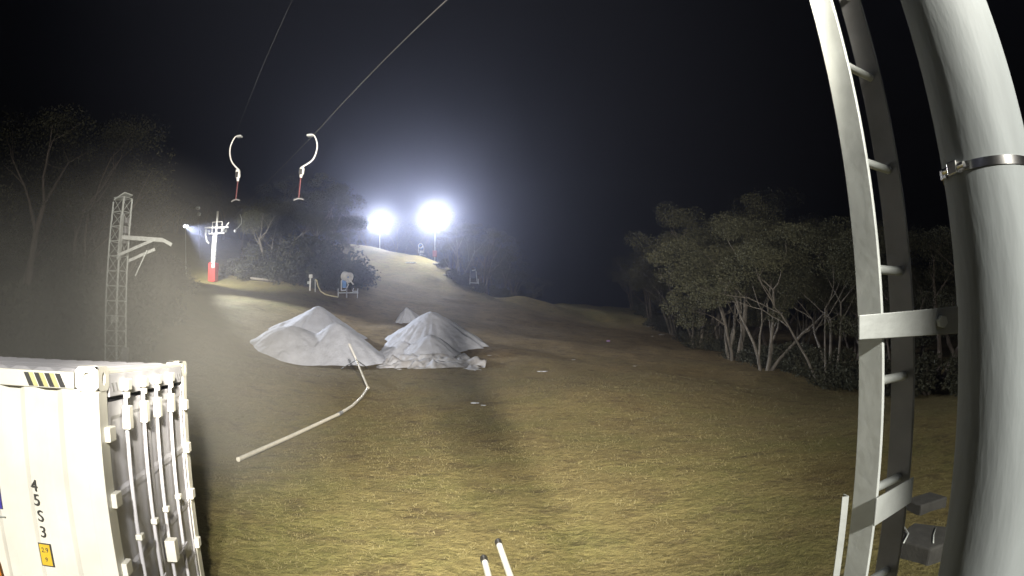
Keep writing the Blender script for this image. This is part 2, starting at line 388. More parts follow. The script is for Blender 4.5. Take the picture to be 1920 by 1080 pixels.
crumb(919, 667, 10, 'small snow flake at the right foot of the craggy pile', seed=3, flat=.2)
crumb(1075, 675, 6, 'tiny snow speck farthest from the piles on the open slope', seed=4)
crumb(770, 493, 15, 'pale snow remnant high on the floodlit hill', seed=5, flat=.3)
crumb(1140, 640, 7, 'small purple wrapper lying on the open slope', 'wrapper', m_purple, 6, 'litter', .8)
crumb(1218, 613, 10, 'largest pale rock at the edge of the right wood', 'rock', m_rock, 7, 'rock', .7)
crumb(1222, 631, 6, 'small pale stone below the largest rock by the right wood', 'rock', m_rock, 9, 'rock', .7)
crumb(1242, 628, 10, 'grey rock among shrubs at the right wood, below the largest rock', 'rock', m_rock, 10, 'rock', .6)
crumb(822, 497, 22, 'pale boulder under the mast of the brighter hill floodlight', 'rock', m_rock, 12, 'rock', .8)
crumb(838, 517, 16, 'pale stone on the bank below the boulder and mast', 'rock', m_rock, 13, 'rock', .7)
crumb(1190, 687, 5, 'tiny pale stone on the right side of the open slope', 'rock', m_rock, 14, 'rock', .7)
# fallen logs
p0, p1 = drop(470, 527), drop(517, 531)
o = MB().tube([p0+Vector((0, 0, .35)), (p0+p1)/2+Vector((0, 0, .3)), p1+Vector((0, 0, .25))], [.16, .19, .14], 8).build('log', m_bark, smooth=True)
tag(o, 'pale fallen log under the dark shrubs beside the red based tower', 'log')
p0, p1 = drop(910, 545), drop(930, 552)
tag(MB().tube([p0+Vector((0, 0, .2)), p1+Vector((0, 0, .2))], [.16, .14], 8).build('log', m_bark, smooth=True), 'pale log on the bank below the bluish frame gun', 'log')

# ---------------------------------------------------------------- shipping container
A = atd(183, 688, 3.85); B = atd(349, 677, 6.17)
vy = (B-A).normalized(); vx = Vector((vy.y, -vy.x, 0)).normalized(); vz = vx.cross(vy)
CH, CW, CL = 2.90, (B-A).length, 6.06
cont = thing('shipping_container', (0, 0, 0), 'white shipping container with shaded grey door end and number on its side', 'container')
base = A-vz*CH
mw = Matrix((vx, vy, vz)).transposed().to_4x4(); mw.translation = base; cont.matrix_world = mw
def casting(x, y, z, sx, sy, name='corner_casting'):
    # box reaching from the corner inwards with oval openings in the two outer upright faces
    Lx, Ly, Lz = .178, .20, .16; mb = MB()
    cx, cy, cz = x-sx*Lx/2, y-sy*Ly/2, z
    def face(o, u, v, nrm, lu, lv, hu, hv):
        n = 16; out = []; inn = []
        for k in range(n):
            a = 2*PI*(k+.5)/n; ca, sa = math.cos(a), math.sin(a); m_ = max(abs(ca), abs(sa))
            out.append(o+u*(ca/m_*lu/2)+v*(sa/m_*lv/2)); inn.append(o+u*(ca*hu/2)+v*(sa*hv/2))
        deep = [p-nrm*.05 for p in inn]
        mb.add(out+inn+deep, [(k, (k+1) % n, n+(k+1) % n, n+k) for k in range(n)]+[(n+k, n+(k+1) % n, 2*n+(k+1) % n, 2*n+k) for k in range(n)])
    ex, ey, ez = Vector((1, 0, 0)), Vector((0, 1, 0)), Vector((0, 0, 1))
    face(Vector((cx, y, cz)), ex, ez, Vector((0, sy, 0)), Lx, Lz, .06, .085)
    face(Vector((x, cy, cz)), ey, ez, Vector((sx, 0, 0)), Ly, Lz, .06, .085)
    face(Vector((cx, cy, cz+Lz/2)), ex, ey, ez, Lx, Ly, .07, .12)
    mb.box((cx-sx*.012, cy-sy*.012, cz-.008), (Lx-.03, Ly-.03, Lz-.02))
    return mb.build(name, m_white, cont)
for x, sx in ((0, 1), (-CL, -1)):
    for y, sy in ((0, -1), (CW, 1)):
        casting(x+sx*.004, y+sy*.004, CH-.08, sx, sy)
        casting(x+sx*.004, y+sy*.004, .08, sx, sy)
        MB().box((x-sx*.065, y-sy*.08, CH/2), (.13, .16, CH-.32)).build('corner_post', m_white, cont, bevel=.006)
for y, sy in ((0, -1), (CW, 1)):
    MB().box((-CL/2, y-sy*.035, CH-.095), (CL-.38, .07, .11)).build('top_rail', m_white, cont, bevel=.005)
    MB().box((-CL/2, y-sy*.04, .09), (CL-.38, .08, .16)).build('bottom_rail', m_white, cont, bevel=.005)
    prof = []; x = -.13
    prof.append((x, 0.012)); x -= .16; prof.append((x, 0.012))
    while x > -CL+.45:
        for dx, d in ((.06, .048), (.10, .048), (.06, .012), (.10, .012)): x -= dx; prof.append((x, d))
    prof.append((-CL+.13, .012)); mb = MB()
    vs = [(px, y-sy*d, z) for z in (.17, CH-.15) for px, d in prof]; n = len(prof)
    vs += [(px, y-sy*(d+.004), z) for z in (.17, CH-.15) for px, d in prof]
    mb.add(vs, [(i, i+1, n+i+1, n+i) for i in range(n-1)]+[(2*n+i, 2*n+i+1, 3*n+i+1, 3*n+i) for i in range(n-1)])
    mb.build('side_panel', m_white, cont)
mb = MB(); prof = []; x = -.20
while x > -CL+.30:
    for dx, d in ((.0, .0), (.055, .024), (.09, .024), (.055, 0), (.009, 0)): x -= dx; prof.append((x, d))
n = len(prof); vs = [(px, yy_, CH-.045+d-(.02 if e else 0)) for e, yy_ in ((1, .05), (0, .14), (0, CW-.14), (1, CW-.05)) for px, d in prof]
mb.add(vs, [(j*n+i, j*n+i+1, (j+1)*n+i+1, (j+1)*n+i) for j in range(3) for i in range(n-1)])
mb.build('roof', m_cdoor, cont)
MB().box((-.10, CW/2, CH-.04), (.20, CW-.40, .02)).build('roof_plate', m_white, cont)
MB().box((-.05, CW/2, CH-.13), (.10, CW-.41, .16)).build('door_header', m_cdoor, cont, bevel=.006)
MB().box((-.05, CW/2, .09), (.10, CW-.41, .16)).build('door_sill', m_cdoor, cont, bevel=.006)
MB().box((-.12, CW/2, CH/2), (.02, CW-.33, CH-.34)).build('gasket', m_gap, cont)
MB().box((-CL+.05, CW/2, CH/2), (.05, CW-.33, CH-.3)).build('end_panel', m_white, cont)
# hazard stripes: on the top rail near the corner and at both ends of the header
def stripe(mb, o, u, v, n_, wd, hh, sl, t=.003):
    o = Vector(o); mb.prism([o, o+u*wd, o+u*(wd+sl)+v*hh, o+u*sl+v*hh], n_*t)
ex, ey, ez = Vector((1, 0, 0)), Vector((0, 1, 0)), Vector((0, 0, 1))
mb = MB(); mb2 = MB()
for k in range(4): stripe(mb, (-.56+k*.088, -.0005, CH-.142), ex, ez, -ey, .042, .088, -.045)
for k in range(3): stripe(mb2, (-.518+k*.088, -.0005, CH-.142), ex, ez, -ey, .036, .088, -.045)
mb.build('hazard_stripes', m_ink, cont); mb2.build('hazard_stripes', m_yelp, cont)
for s0 in (.27, CW-.38):
    mb = MB()
    for q_ in (0, .08): stripe(mb, (.0005, s0+q_, CH-.175), ey, ez, ex, .028, .06, -.03)
    mb.build('hazard_stripes', m_zincd, cont)
def words(txt, size, name, m_, parent, loc, ux, uz, bold=.0):
    cu = bpy.data.curves.new(name, 'FONT'); cu.body = txt; cu.size = size; cu.align_x = 'CENTER'; cu.align_y = 'CENTER'; cu.extrude = .0015; cu.offset = bold; cu.resolution_u = 4
    t = bpy.data.objects.new(name+'_src', cu); C.objects.link(t); bpy.context.view_layer.update()
    me = bpy.data.meshes.new_from_object(t.evaluated_get(bpy.context.evaluated_depsgraph_get())); bpy.data.objects.remove(t)
    me.materials.clear(); me.materials.append(m_)
    o = bpy.data.objects.new(name, me); C.objects.link(o); o.parent = parent
    ux = Vector(ux); uz = Vector(uz); m4 = Matrix((ux, uz, ux.cross(uz))).transposed().to_4x4(); m4.translation = loc; o.matrix_local = m4
    return o
inv = mw.inverted()
def side_pt(px, py):                          # where a sight line meets the container's near side
    d = inv.to_3x3() @ Vector(ray(px, py)); o = inv @ Vector((0, 0, H)); t = -o.y/d.y; return o+d*t
def end_pt(px, py):
    d = inv.to_3x3() @ Vector(ray(px, py)); o = inv @ Vector((0, 0, H)); t = -o.x/d.x; return o+d*t
for ch, (px, py) in zip('45S3', ((64, 911), (69, 938), (76, 968), (81, 998))):
    p = side_pt(px, py); words(ch, .115, 'number', m_ink, cont, (p.x, -.0045, p.z), ex, ez, .0)
p = side_pt(87, 1040); sg = MB().box((p.x, -.004, p.z), (.105, .006, .17)).build('height_sign', m_ink, cont)
MB().box((p.x, -.0075, p.z), (.090, .003, .155)).build('face', m_yel, sg)
words('2.9', .05, 'lettering', m_ink, sg, (p.x, -.0105, p.z+.035), ex, ez); words('9', .045, 'lettering', m_ink, sg, (p.x, -.0105, p.z-.035), ex, ez)
p = side_pt(0, 935); MB().box((p.x-.12, -.003, p.z+.03), (.26, .006, .20)).build('blue_marking', m_blue, cont)
p2 = side_pt(6, 968); MB().tube([(p2.x-.3, -.008, p2.z), (p2.x+.02, -.008, p2.z)], .006, 6).build('marking_rail', m_zinc, cont)
p = side_pt(0, 1060); MB().prism([(p.x+.02, -.0005, p.z-.5), (p.x-.3, -.0005, p.z-.5), (p.x-.3, -.0005, p.z+.3), (p.x-.05, -.0005, p.z+.22), (p.x-.01, -.0005, p.z)], (0, -.004, 0)).build('orange_marking', m_orange, cont)
# doors
ymid = end_pt(283, 850).y
rods = [end_pt(px, 760).y for px in (233, 266, 291, 317)]
dz0, dz1 = .18, CH-.245
for i, (ya, yb) in enumerate(((.17, ymid-.008), (ymid+.008, CW-.17))):
    mb = MB(); hgt = dz1-dz0; wd = yb-ya; n = 26
    prof = [(ya, .0), (ya+.05, .0)]; k = 0
    zs = [dz0, dz0+.08]
    npan = 4; ph = (hgt-.16)/npan
    for j in range(npan): b0 = dz0+.08+j*ph; zs += [b0+.02, b0+.05, b0+ph-.05, b0+ph-.02]
    zs += [dz1-.08, dz1]
    dp = [0, 0]+[0, .012, .012, 0]*npan+[0, 0]
    vs = [(-.014-d, y_, z_) for z_, d in zip(zs, dp) for y_ in (ya, yb)]
    vs += [(-.085, y_, z_) for z_ in (dz0, dz1) for y_ in (ya, yb)]
    m_n = len(zs)*2
    mb.add(vs, [(2*j, 2*j+1, 2*j+3, 2*j+2) for j in range(len(zs)-1)]+[(m_n, m_n+2, m_n+3, m_n+1)])
    mb.box((-.034, ya+.03, (dz0+dz1)/2), (.05, .06, hgt-.002)); mb.box((-.034, yb-.03, (dz0+dz1)/2), (.05, .06, hgt-.002))
    d = mb.build('door', m_cdoor, cont)
    for yr in rods[2*i:2*i+2]:
        MB().tube([(.014, yr, .10), (.014, yr, CH-.10)], .017, 10).build('lock_rod', m_cdoor, d, smooth='auto')
        mb = MB().box((.025, yr, CH-.375), (.062, .085, .17)); mb.build('rod_bracket', m_white, d, bevel=.006)
        mb = MB().box((.028, yr-.012, CH-.135), (.066, .095, .085)); mb.box((.03, yr, CH-.20), (.04, .04, .07)); mb.build('cam_keeper', m_white, d, bevel=.008)
        MB().box((.026, yr, 1.62), (.055, .075, .045)).build('rod_bracket', m_white, d, bevel=.006)
        MB().box((.026, yr, .62), (.055, .075, .05)).build('rod_bracket', m_white, d, bevel=.006)
        MB().prism([(.052, yr-.02, 1.12), (.052, yr+.30 if yr == rods[2*i] else yr-.30, 1.10), (.052, yr+.30 if yr == rods[2*i] else yr-.30, 1.14), (.052, yr-.02, 1.17)], (.014, 0, 0)).build('handle', m_cdoor, d, bevel=.004)
    yh = ya-.03 if i == 0 else yb+.03
    for zh in (.35, .95, 1.5, 2.0, 2.45): MB().box((.004, yh, zh), (.07, .12, .10)).build('hinge', m_white, d, bevel=.006)
p = end_pt(313, 1030); MB().box((.05, p.y, p.z), (.10, .12, .20)).build('lock_box', m_white, cont, bevel=.008)

# ---------------------------------------------------------------- pole, ladder and brackets at the right
def vbar(mb, x, y, z0, z1, wx, wy, ax):       # upright bar, ax: horizontal unit vector of wx
    ax = Vector((ax[0], ax[1], 0)).normalized(); mb.box((x, y, (z0+z1)/2), (wx, wy, z1-z0), (ax, Vector((-ax.y, ax.x, 0)), Vector((0, 0, 1)))); return mb
pr = 0.165; al = (math.atan2(*ray(1795, 600)[:2])+math.asin(pr/1.98)); pc = Vector((1.98*math.sin(al), 1.98*math.cos(al), 0))
pole = thing('steel_pole', (pc.x, pc.y, gz(pc.x, pc.y)), 'thick grey galvanised steel pole at the right edge behind the ladder', 'pole')
MB().tube([(0, 0, -.05), (0, 0, 3), (0, 0, 6), (0, 0, 9)], pr, 48).build('shaft', m_polep, pole, smooth='auto')
MB().ring((0, 0, 0), (0, 0, 1), .30, pr-.005, .03).build('base_flange', m_zinc, pole)
zc = atd(1845, 303, 1.98-pr).z-pole.location.z
d0 = Vector((-math.sin(al), -math.cos(al), 0)); sd = Vector((d0.y, -d0.x, 0))
if sd.x > 0: sd = -sd                          # sd: towards picture left
st = thing('hose_clamp', (pc.x, pc.y, zc+pole.location.z), 'shiny steel strap clamp tightened around the thick grey pole', 'clamp')
MB().ring((0, 0, -.014), (0, 0, 1), pr+.004, pr+.001, .028, 64).build('strap', m_chrome, st, smooth='auto')
a1 = d0*math.cos(R(38))+sd*math.sin(R(38)); tn = Vector((-a1.y, a1.x, 0))
MB().box(a1*(pr+.016), (.03, .045, .042), (a1, tn, ez)).build('screw_housing', m_chrome, st, bevel=.004)
MB().tube([a1*(pr+.02)+tn*-.05, a1*(pr+.02)+tn*.05], .010, 10).build('screw', m_chrome, st, smooth='auto')
a2 = d0*math.cos(R(64))+sd*math.sin(R(64)); tn2 = Vector((-a2.y, a2.x, 0))
MB().box(a2*(pr+.010), (.016, .03, .034), (a2, tn2, ez)).build('buckle', m_chrome, st, bevel=.003)

P1 = atd(1650, 505, 1.50); P2 = atd(1713, 600, 1.66); P1.z = P2.z = 0
rd = (P2-P1).normalized(); fd = Vector((-rd.y, rd.x, 0))
if fd.y < 0: fd = -fd
lad = thing('ladder', (P1.x, P1.y, 0), 'grey steel ladder with round rungs standing in front of the thick pole', 'ladder')
L2 = (P2-P1).length; wst = .078
def loc(p): return p
vbar(MB(), *(fd*(wst/2)).xy, .45, 6.2, .012, wst, rd).build('stile', m_zinc, lad, bevel=.002)
c2 = rd*L2+fd*(wst/2)
vbar(MB(), *c2.xy, .45, 6.2, .012, wst, rd).build('stile', m_zincd, lad, bevel=.002)  # rear stile: its shade is put into a darker steel colour
zr = [atd(px, py, 1.50).z for px, py in ((1584, 108), (1618, 292), (1648, 502), (1652, 718))]
sp_ = (zr[0]-zr[3])/3
for k in range(-6, 8):
    z = zr[3]+k*sp_
    if .5 < z < 6.0: MB().tube([fd*.035+rd*.004+ez*z, fd*.035+rd*(L2-.004)+ez*z], .0125, 12).build('rung', m_zinc, lad, smooth='auto')
# feet of the ladder hung on two brackets
def plate(name, pts, t, m_, lab, cat, bolt=None):
    q4 = [atd(*p) for p in pts]; nrm = (q4[1]-q4[0]).cross(q4[3]-q4[0]).normalized()
    if nrm.dot(q4[0]-Vector((0, 0, H))) < 0: nrm = -nrm
    o0 = q4[0].copy(); th = thing(name, o0, lab, cat)
    MB().prism([p-o0 for p in q4], nrm*t).build('plate', m_zincb, th, bevel=.002)
    if bolt:
        bpx = atd(*bolt)-o0
        MB().tube([bpx+nrm*.002, bpx-nrm*.004], .020, 20).build('washer', m_zincb, th)
        MB().tube([bpx-nrm*.004, bpx-nrm*.018], .0165, 6).build('bolt', m_zinc, th)
    return th
plate('bracket', [(1611, 637, 1.44), (1797, 625, 1.62), (1797, 574, 1.62), (1611, 591, 1.44)], .008, m_zinc, 'wide flat bracket with bolt joining the ladder to the thick pole', 'bracket', (1762, 603, 1.585))
plate('bracket', [(1640, 987, 1.40), (1709, 942, 1.60), (1714, 894, 1.62), (1645, 934, 1.41)], .006, m_zinc, 'slanted grey bracket plate low on the ladder, without any bolt', 'bracket')
b0 = atd(1585, 931, 1.42)
o = vbar(MB(), 0, 0, -b0.z+.02, 0, .018, .004, (1, -.2)); o.box((.009, .010, (-b0.z+.02)/2), (.004, .022, b0.z-.02))
o = o.build('angle_iron', m_zincb); o.location = b0; tag(o, 'thin upright angle iron just left of the ladder foot', 'angle iron')

# concrete block with a cable behind the pole foot
bp = drop(1732, 1035); blk = thing('concrete_block', bp, 'dark concrete footing block with loose cable, on the grass between ladder and pole', 'block', rz=R(20))
MB().prism([(-.42, -.30, -.05), (.10, -.46, -.05), (.48, -.12, -.05), (.36, .42, -.05), (-.38, .34, -.05)], (0, 0, .30)).build('block', m_conc, blk, bevel=.03)
MB().tube([(-.5, .1, .27), (-.2, .2, .29), (.1, .5, .3), (.2, .9, .2)], .012, 6).build('cable', m_zinc, blk, smooth=True)
MB().tube([(-.25, -.25, .265), (0, -.12, .27), (.3, 0, .268)], .010, 6).build('cable', m_zinc, blk, smooth=True)
bp = drop(1735, 955); o = MB().prism([(-.3, -.2, -.04), (.4, -.15, -.04), (.35, .3, -.04), (-.3, .25, -.04)], (0, 0, .22)).build('concrete_block', m_conc, bevel=.03); o.location = bp
tag(o, 'smaller concrete slab on the grass just behind the block with cable', 'block')
# two white poles reaching out below the camera
for (px, py, D, lab) in ((935, 1019, 4.1, 'longer white pole with black end cap jutting in at the bottom edge'), (908, 1050, 3.95, 'shorter white pole with dark end cap jutting in at the bottom edge')):
    p = atd(px, py, D); dr = Vector((math.sin(R(-8.5)), math.cos(R(-8.5)), .0))
    t = thing('white_pole', p, lab, 'pole', 'white poles below the camera')
    MB().tube([-dr*6.5, -dr*3, Vector((0, 0, 0))], .024, 20).build('tube', m_polew, t, smooth='auto')
    MB().tube([-dr*.05, dr*.04], .029, 20).build('end_cap', m_black, t, smooth='auto')
# square steel column added out of view to shade the rear ladder stile
o = MB().box((0, 0, 4.2), (.26, .20, 8.5)).box((0, 0, .03), (.5, .4, .05)).build('shade_column', m_zincd); o.location = (1.59, -1.3, 0)
tag(o, 'added unseen steel column shading the rear ladder rail and near grass', 'column')

# ---------------------------------------------------------------- water pipe and lance in front of the snow
up = Vector((0, 0, .09))
pp = thing('water_pipe', drop(447, 868), 'long pale pipe laid in a bend across the grass to the snow', 'pipe')
o0 = pp.location.copy()
a = [drop(px, py)+up-o0 for px, py in ((447, 868), (545, 824), (636, 781))]
MB().tube(a, .062, 12).build('straight_pipe', m_pipe, pp, smooth='auto')
b = [drop(px, py)+up-o0 for px, py in ((639, 779), (660, 766), (678, 749), (689, 732))]
MB().tube(b, .060, 12).build('bent_pipe', m_pipe, pp, smooth='auto')
MB().tube([a[-1]+(b[0]-a[-1])*-.6, b[0]+(b[0]-a[-1])*.6], .075, 12).build('coupling', m_zincd, pp, smooth='auto')
g0 = drop(690, 731)
MB().ball(g0+up-o0, .085, 10).build('elbow', m_pipe, pp, smooth=True)
Dl = math.hypot(g0.x, g0.y)
lp = thing('snow_lance', g0, 'thin upright snow lance on splayed legs before the wide pile', 'snow lance')
l1 = atd(668, 674, Dl+3.0)-g0; l2 = atd(655, 646, Dl+3.9)-g0
MB().tube([up, up*.5+l1*.5, l1], .050, 10).build('barrel', m_pipe, lp, smooth='auto')
MB().tube([l1, l2], [.055, .085], 10).build('nozzle', m_gunw, lp, smooth='auto')
for px, py in ((639, 692), (647, 687), (690, 690), (676, 693)):
    f = drop(px, py)-g0; MB().tube([l1+Vector((0, 0, -.03)), f], .028, 6).build('leg', m_zincd, lp)

# ---------------------------------------------------------------- lattice mast at the left
mp = atd(218, 600, 20.0); mz = gz(mp.x, mp.y); mast = thing('lattice_mast', (mp.x, mp.y, mz), 'grey lattice mast with a braced side arm, behind the white container', 'mast')
top = atd(208, 370, 20.0).z-mz
vr = Vector((math.cos(math.atan2(mp.x, mp.y)), -math.sin(math.atan2(mp.x, mp.y)), 0)); vf = Vector((-vr.y, vr.x, 0))   # right and away as seen
legs = [vr*-.36, vr*.02-vf*.30, vr*.32-vf*.05, vr*.0+vf*.3]
for k, l in enumerate(legs): MB().tube([l*1.15, l+ez*(top-(.0 if k else .15))], .030, 8).build('leg', m_zinc, mast)
mb = MB(); nb = 14
for i in range(nb):
    z0, z1 = top*i/nb, top*(i+1)/nb
    for a_, b_ in ((0, 1), (1, 2), (2, 3), (3, 0)):
        mb.tube([legs[a_]+ez*z1, legs[b_]+ez*z1], .016, 5)
        mb.tube([legs[a_]+ez*(z0 if i % 2 else z1), legs[b_]+ez*(z1 if i % 2 else z0)], .010, 5)
mb.build('lattice', m_zinc, mast)
MB().prism([legs[0]+ez*(top-.1), legs[1]+ez*(top+.12), legs[2]+ez*(top+.10), legs[3]+ez*(top)], ez*.05).build('top_plate', m_zinc, mast)
za = atd(230, 448, 20.0).z-mz
arm0 = legs[1]+ez*za; arm1 = arm0+vr*1.55
MB().bar(arm0+vr*-.05, arm1, .12, .14).build('arm', m_zincb, mast); MB().bar(arm1, arm1+vr*.32-ez*.14, .10, .12).build('arm_tip', m_zincb, mast)
MB().bar(legs[1]+ez*(za-.62)-vr*.05-vf*.1, arm0+vr*1.15-ez*.05-vf*.1, .07, .10).build('brace', m_zincb, mast)
MB().bar(legs[2]+ez*(za-.75)+vf*.15, arm0+vr*1.3-ez*.28+vf*.3, .07, .10).build('brace', m_zincb, mast)
MB().bar(legs[1]+ez*(za-.75)-vf*.06, legs[1]+ez*(za+.75)-vf*.06, .13, .08).build('bracket', m_zinc, mast)
for dz, s in ((.62, .2), (.30, .26), (-.05, .24)): MB().box(legs[2]+ez*(za+dz)-vr*.15, (.22, .2, s)).build('sheave_box', m_zincd, mast, bevel=.03)
MB().tube([arm0+vr*1.0-ez*.35+vf*.2, arm0+vr*.62-ez*1.25+vf*.2], .025, 6).build('hanging_rod', m_zinc, mast)
MB().box(legs[2]-vf*.06+ez*(za-4.0)+vr*.0, (.30, .10, .72)).build('number_board', m_zincd, mast); MB().box(legs[2]+ez*(za-4.25)+vr*.12-vf*.1, (.10, .08, .14)).build('junction_box', m_white, mast)
MB().box(legs[0]+ez*(za-2.7)+vr*.3, (.2, .2, .26)).build('junction_box', m_zinc, mast)

# ---------------------------------------------------------------- T-bar lift: tower with red padding, cables, hanging bars
tw = foot(398, 61.5); tower = thing('lift_tower', tw, 'white T-bar lift tower with red padded base on the grassy bank', 'lift tower')
def tz(py, px=400): return at(px, py, 61.5).z-tw.z
def tx(px, py=430): return at(px, py, 61.5).x-tw.x
mb = MB(); mb.prism([(-.52, -.5, -.1), (.52, -.5, -.1), (.52, .5, -.1), (-.52, .5, -.1)], (0, 0, tz(493)+.1)); mb.build('padding', m_red, tower, bevel=.08)
MB().box((.28, -.53, tz(499)), (.42, .06, .5)).build('sign_board', m_gunw, tower)
MB().tube([(0, 0, tz(495)), (.1, 0, tz(440))], .22, 12).build('mast', m_twhite, tower, smooth='auto')
MB().tube([(-.42, .1, tz(495)), (-.35, .1, tz(440))], .06, 8).build('cable_duct', m_twhite, tower)
for py, sx in ((478, .34), (470, .30), (462, .28)): MB().box((.12, -.2, tz(py)), (.5, .35, .42)).build('control_box', m_twhite, tower, bevel=.05)
MB().bar((tx(384), 0, tz(426)), (tx(428), 0, tz(428)), .16, .18).build('cross_arm', m_twhite, tower)
MB().bar((tx(392), 0, tz(438)), (tx(421), 0, tz(438)), .10, .12).build('cross_arm', m_twhite, tower)
MB().tube([(tx(406), 0, tz(440)), (tx(406), 0, tz(397))], .14, 10).build('top_post', m_twhite, tower)
mb = MB()
for a_, b_ in (((399, 417), (417, 417)), ((399, 417), (399, 438)), ((417, 417), (417, 438)), ((399, 427), (417, 427))):
    mb.tube([(tx(a_[0]), -.15, tz(a_[1])), (tx(b_[0]), -.15, tz(b_[1]))], .05, 6)
mb.build('work_platform_rail', m_twhite, tower)
MB().tube([(tx(388), -.1, tz(430)), (tx(387), -.1, tz(440)), (tx(390), -.1, tz(452)), (tx(394), -.1, tz(456))], .10, 8).build('sheave_arm', m_twhite, tower)
MB().tube([(tx(419), 0, tz(432)), (tx(433), -.6, tz(421))], .06, 6).build('sheave_arm', m_twhite, tower)
for px in (389, 421):
    for k in (-1, 1): MB().ring((tx(px), k*.35, tz(433)), (1, 0, 0), .22, .10, .08, 16).build('sheave', m_zinc, tower)

def cable(name, pts, r, lab):
    o0 = Vector(pts[0]); n = 30; P = []
    for i in range(len(pts)-1):
        a_, b_ = Vector(pts[i]), Vector(pts[i+1]); P += [a_.lerp(b_, k/n) for k in range(n)]
    P.append(Vector(pts[-1]))
    o = MB().tube([p-o0 for p in P], r, 6).build(name, m_cable); o.location = o0; tag(o, lab, 'cable', 'haul ropes of the lift'); return o
DT = 21.0
kR = at(588, 253, DT); kL = at(441, 256, DT)
eR = at(421, 428, 61.5); eL = at(389, 428, 61.5)
def ext(k, e, Y): t = (Y-k.y)/(e.y-k.y); return k+(e-k)*t
cable('haul_rope', [kR+(at(838, 0, 9.6)-kR)*1.5, at(838, 0, 9.6), kR, at(536, 306, 30), eR], .016, 'thin bright haul rope carrying the hanging bar nearer the floodlights')
cable('haul_rope', [kL+(at(548, 0, 9.6)-kL)*1.5, at(548, 0, 9.6), kL, eL], .0035, 'faint haul rope carrying the hanging bar above the red based tower')
def tbar(k, s, pts, lab, Y, wid=1.0):
    # pts: picture positions of arm, box, rod and crossbar
    t = thing('t_bar', k, lab, 't-bar', 'tow bars hanging from the haul ropes')
    q_ = lambda px, py: at(px, py, Y)-k
    arm = [q_(*p) for p in pts['arm']]
    # smooth the arm
    P = []
    for i in range(len(arm)-1):
        p0, p1, p2, p3 = arm[max(i-1, 0)], arm[i], arm[i+1], arm[min(i+2, len(arm)-1)]
        for u in (0, .25, .5, .75): P.append(.5*((2*p1)+(p2-p0)*u+(2*p0-5*p1+4*p2-p3)*u*u+(3*p1-p0-3*p2+p3)*u**3))
    P.append(arm[-1])
    MB().tube(P, [.028+.012*(i/len(P)) for i in range(len(P))], 10).build('hanger_arm', m_twhite, t, smooth='auto')
    MB().box(P[0], (.24, .20, .09)).build('rope_grip', m_gung, t, bevel=.02)
    a_, b_ = q_(*pts['box'][0]), q_(*pts['box'][1])
    mb = MB(); z = (a_-b_); mb.tube([a_, a_-z*.12, a_-z*.2, b_+z*.35, b_+z*.25, b_], [.07, .10, .115, .115, .07, .055], 14)
    mb.build('spring_box', m_twhite, t, smooth='auto'); MB().box((a_+b_)/2+Vector((.0, -.115, 0)), (.13, .02, .24)).build('label_plate', m_ink, t)
    c_, d_ = q_(*pts['rod'][0]), q_(*pts['rod'][1])
    MB().tube([c_, d_], .030, 8).build('tow_rod', m_redt, t, smooth='auto')
    e_ = Vector((.22, .02, 0)) if s > 0 else Vector((.22, -.02, 0))
    MB().tube([d_-e_*1.0-ez*.05, d_-e_*.5+ez*.0, d_+ez*.02, d_+e_*.5, d_+e_*1.0-ez*.04], .036, 8).build('cross_bar', m_zincd, t, smooth='auto')
    return t
tbar(kL, -1, {'arm': [(449, 256), (441, 257), (433, 272), (431, 288), (435, 304), (446, 317)], 'box': [(446, 317), (446, 340)], 'rod': [(446, 340), (442, 375)]}, 'hanging T-bar with its white arm bowed to the left', DT)
tbar(kR, 1, {'arm': [(581, 254), (588, 253), (594, 266), (594, 281), (586, 300), (567, 313)], 'box': [(567, 313), (564, 333)], 'rod': [(564, 332), (560, 373)]}, 'hanging T-bar with its white arm bowed to the right', DT)
kf = at(450, 402, 52); tf = thing('t_bar', kf, 'small distant tow bar hanging just right of the lift tower', 't-bar', 'tow bars hanging from the haul ropes')
q_ = lambda px, py: at(px, py, 52)-kf
MB().tube([q_(450, 402), q_(453, 410), q_(452, 420), q_(446, 427), q_(441, 431)], .05, 8).build('hanger_arm', m_zinc, tf); MB().ball(q_(441, 433), .14, 8, (1, 1, 1.4)).build('spring_box', m_twhite, tf)

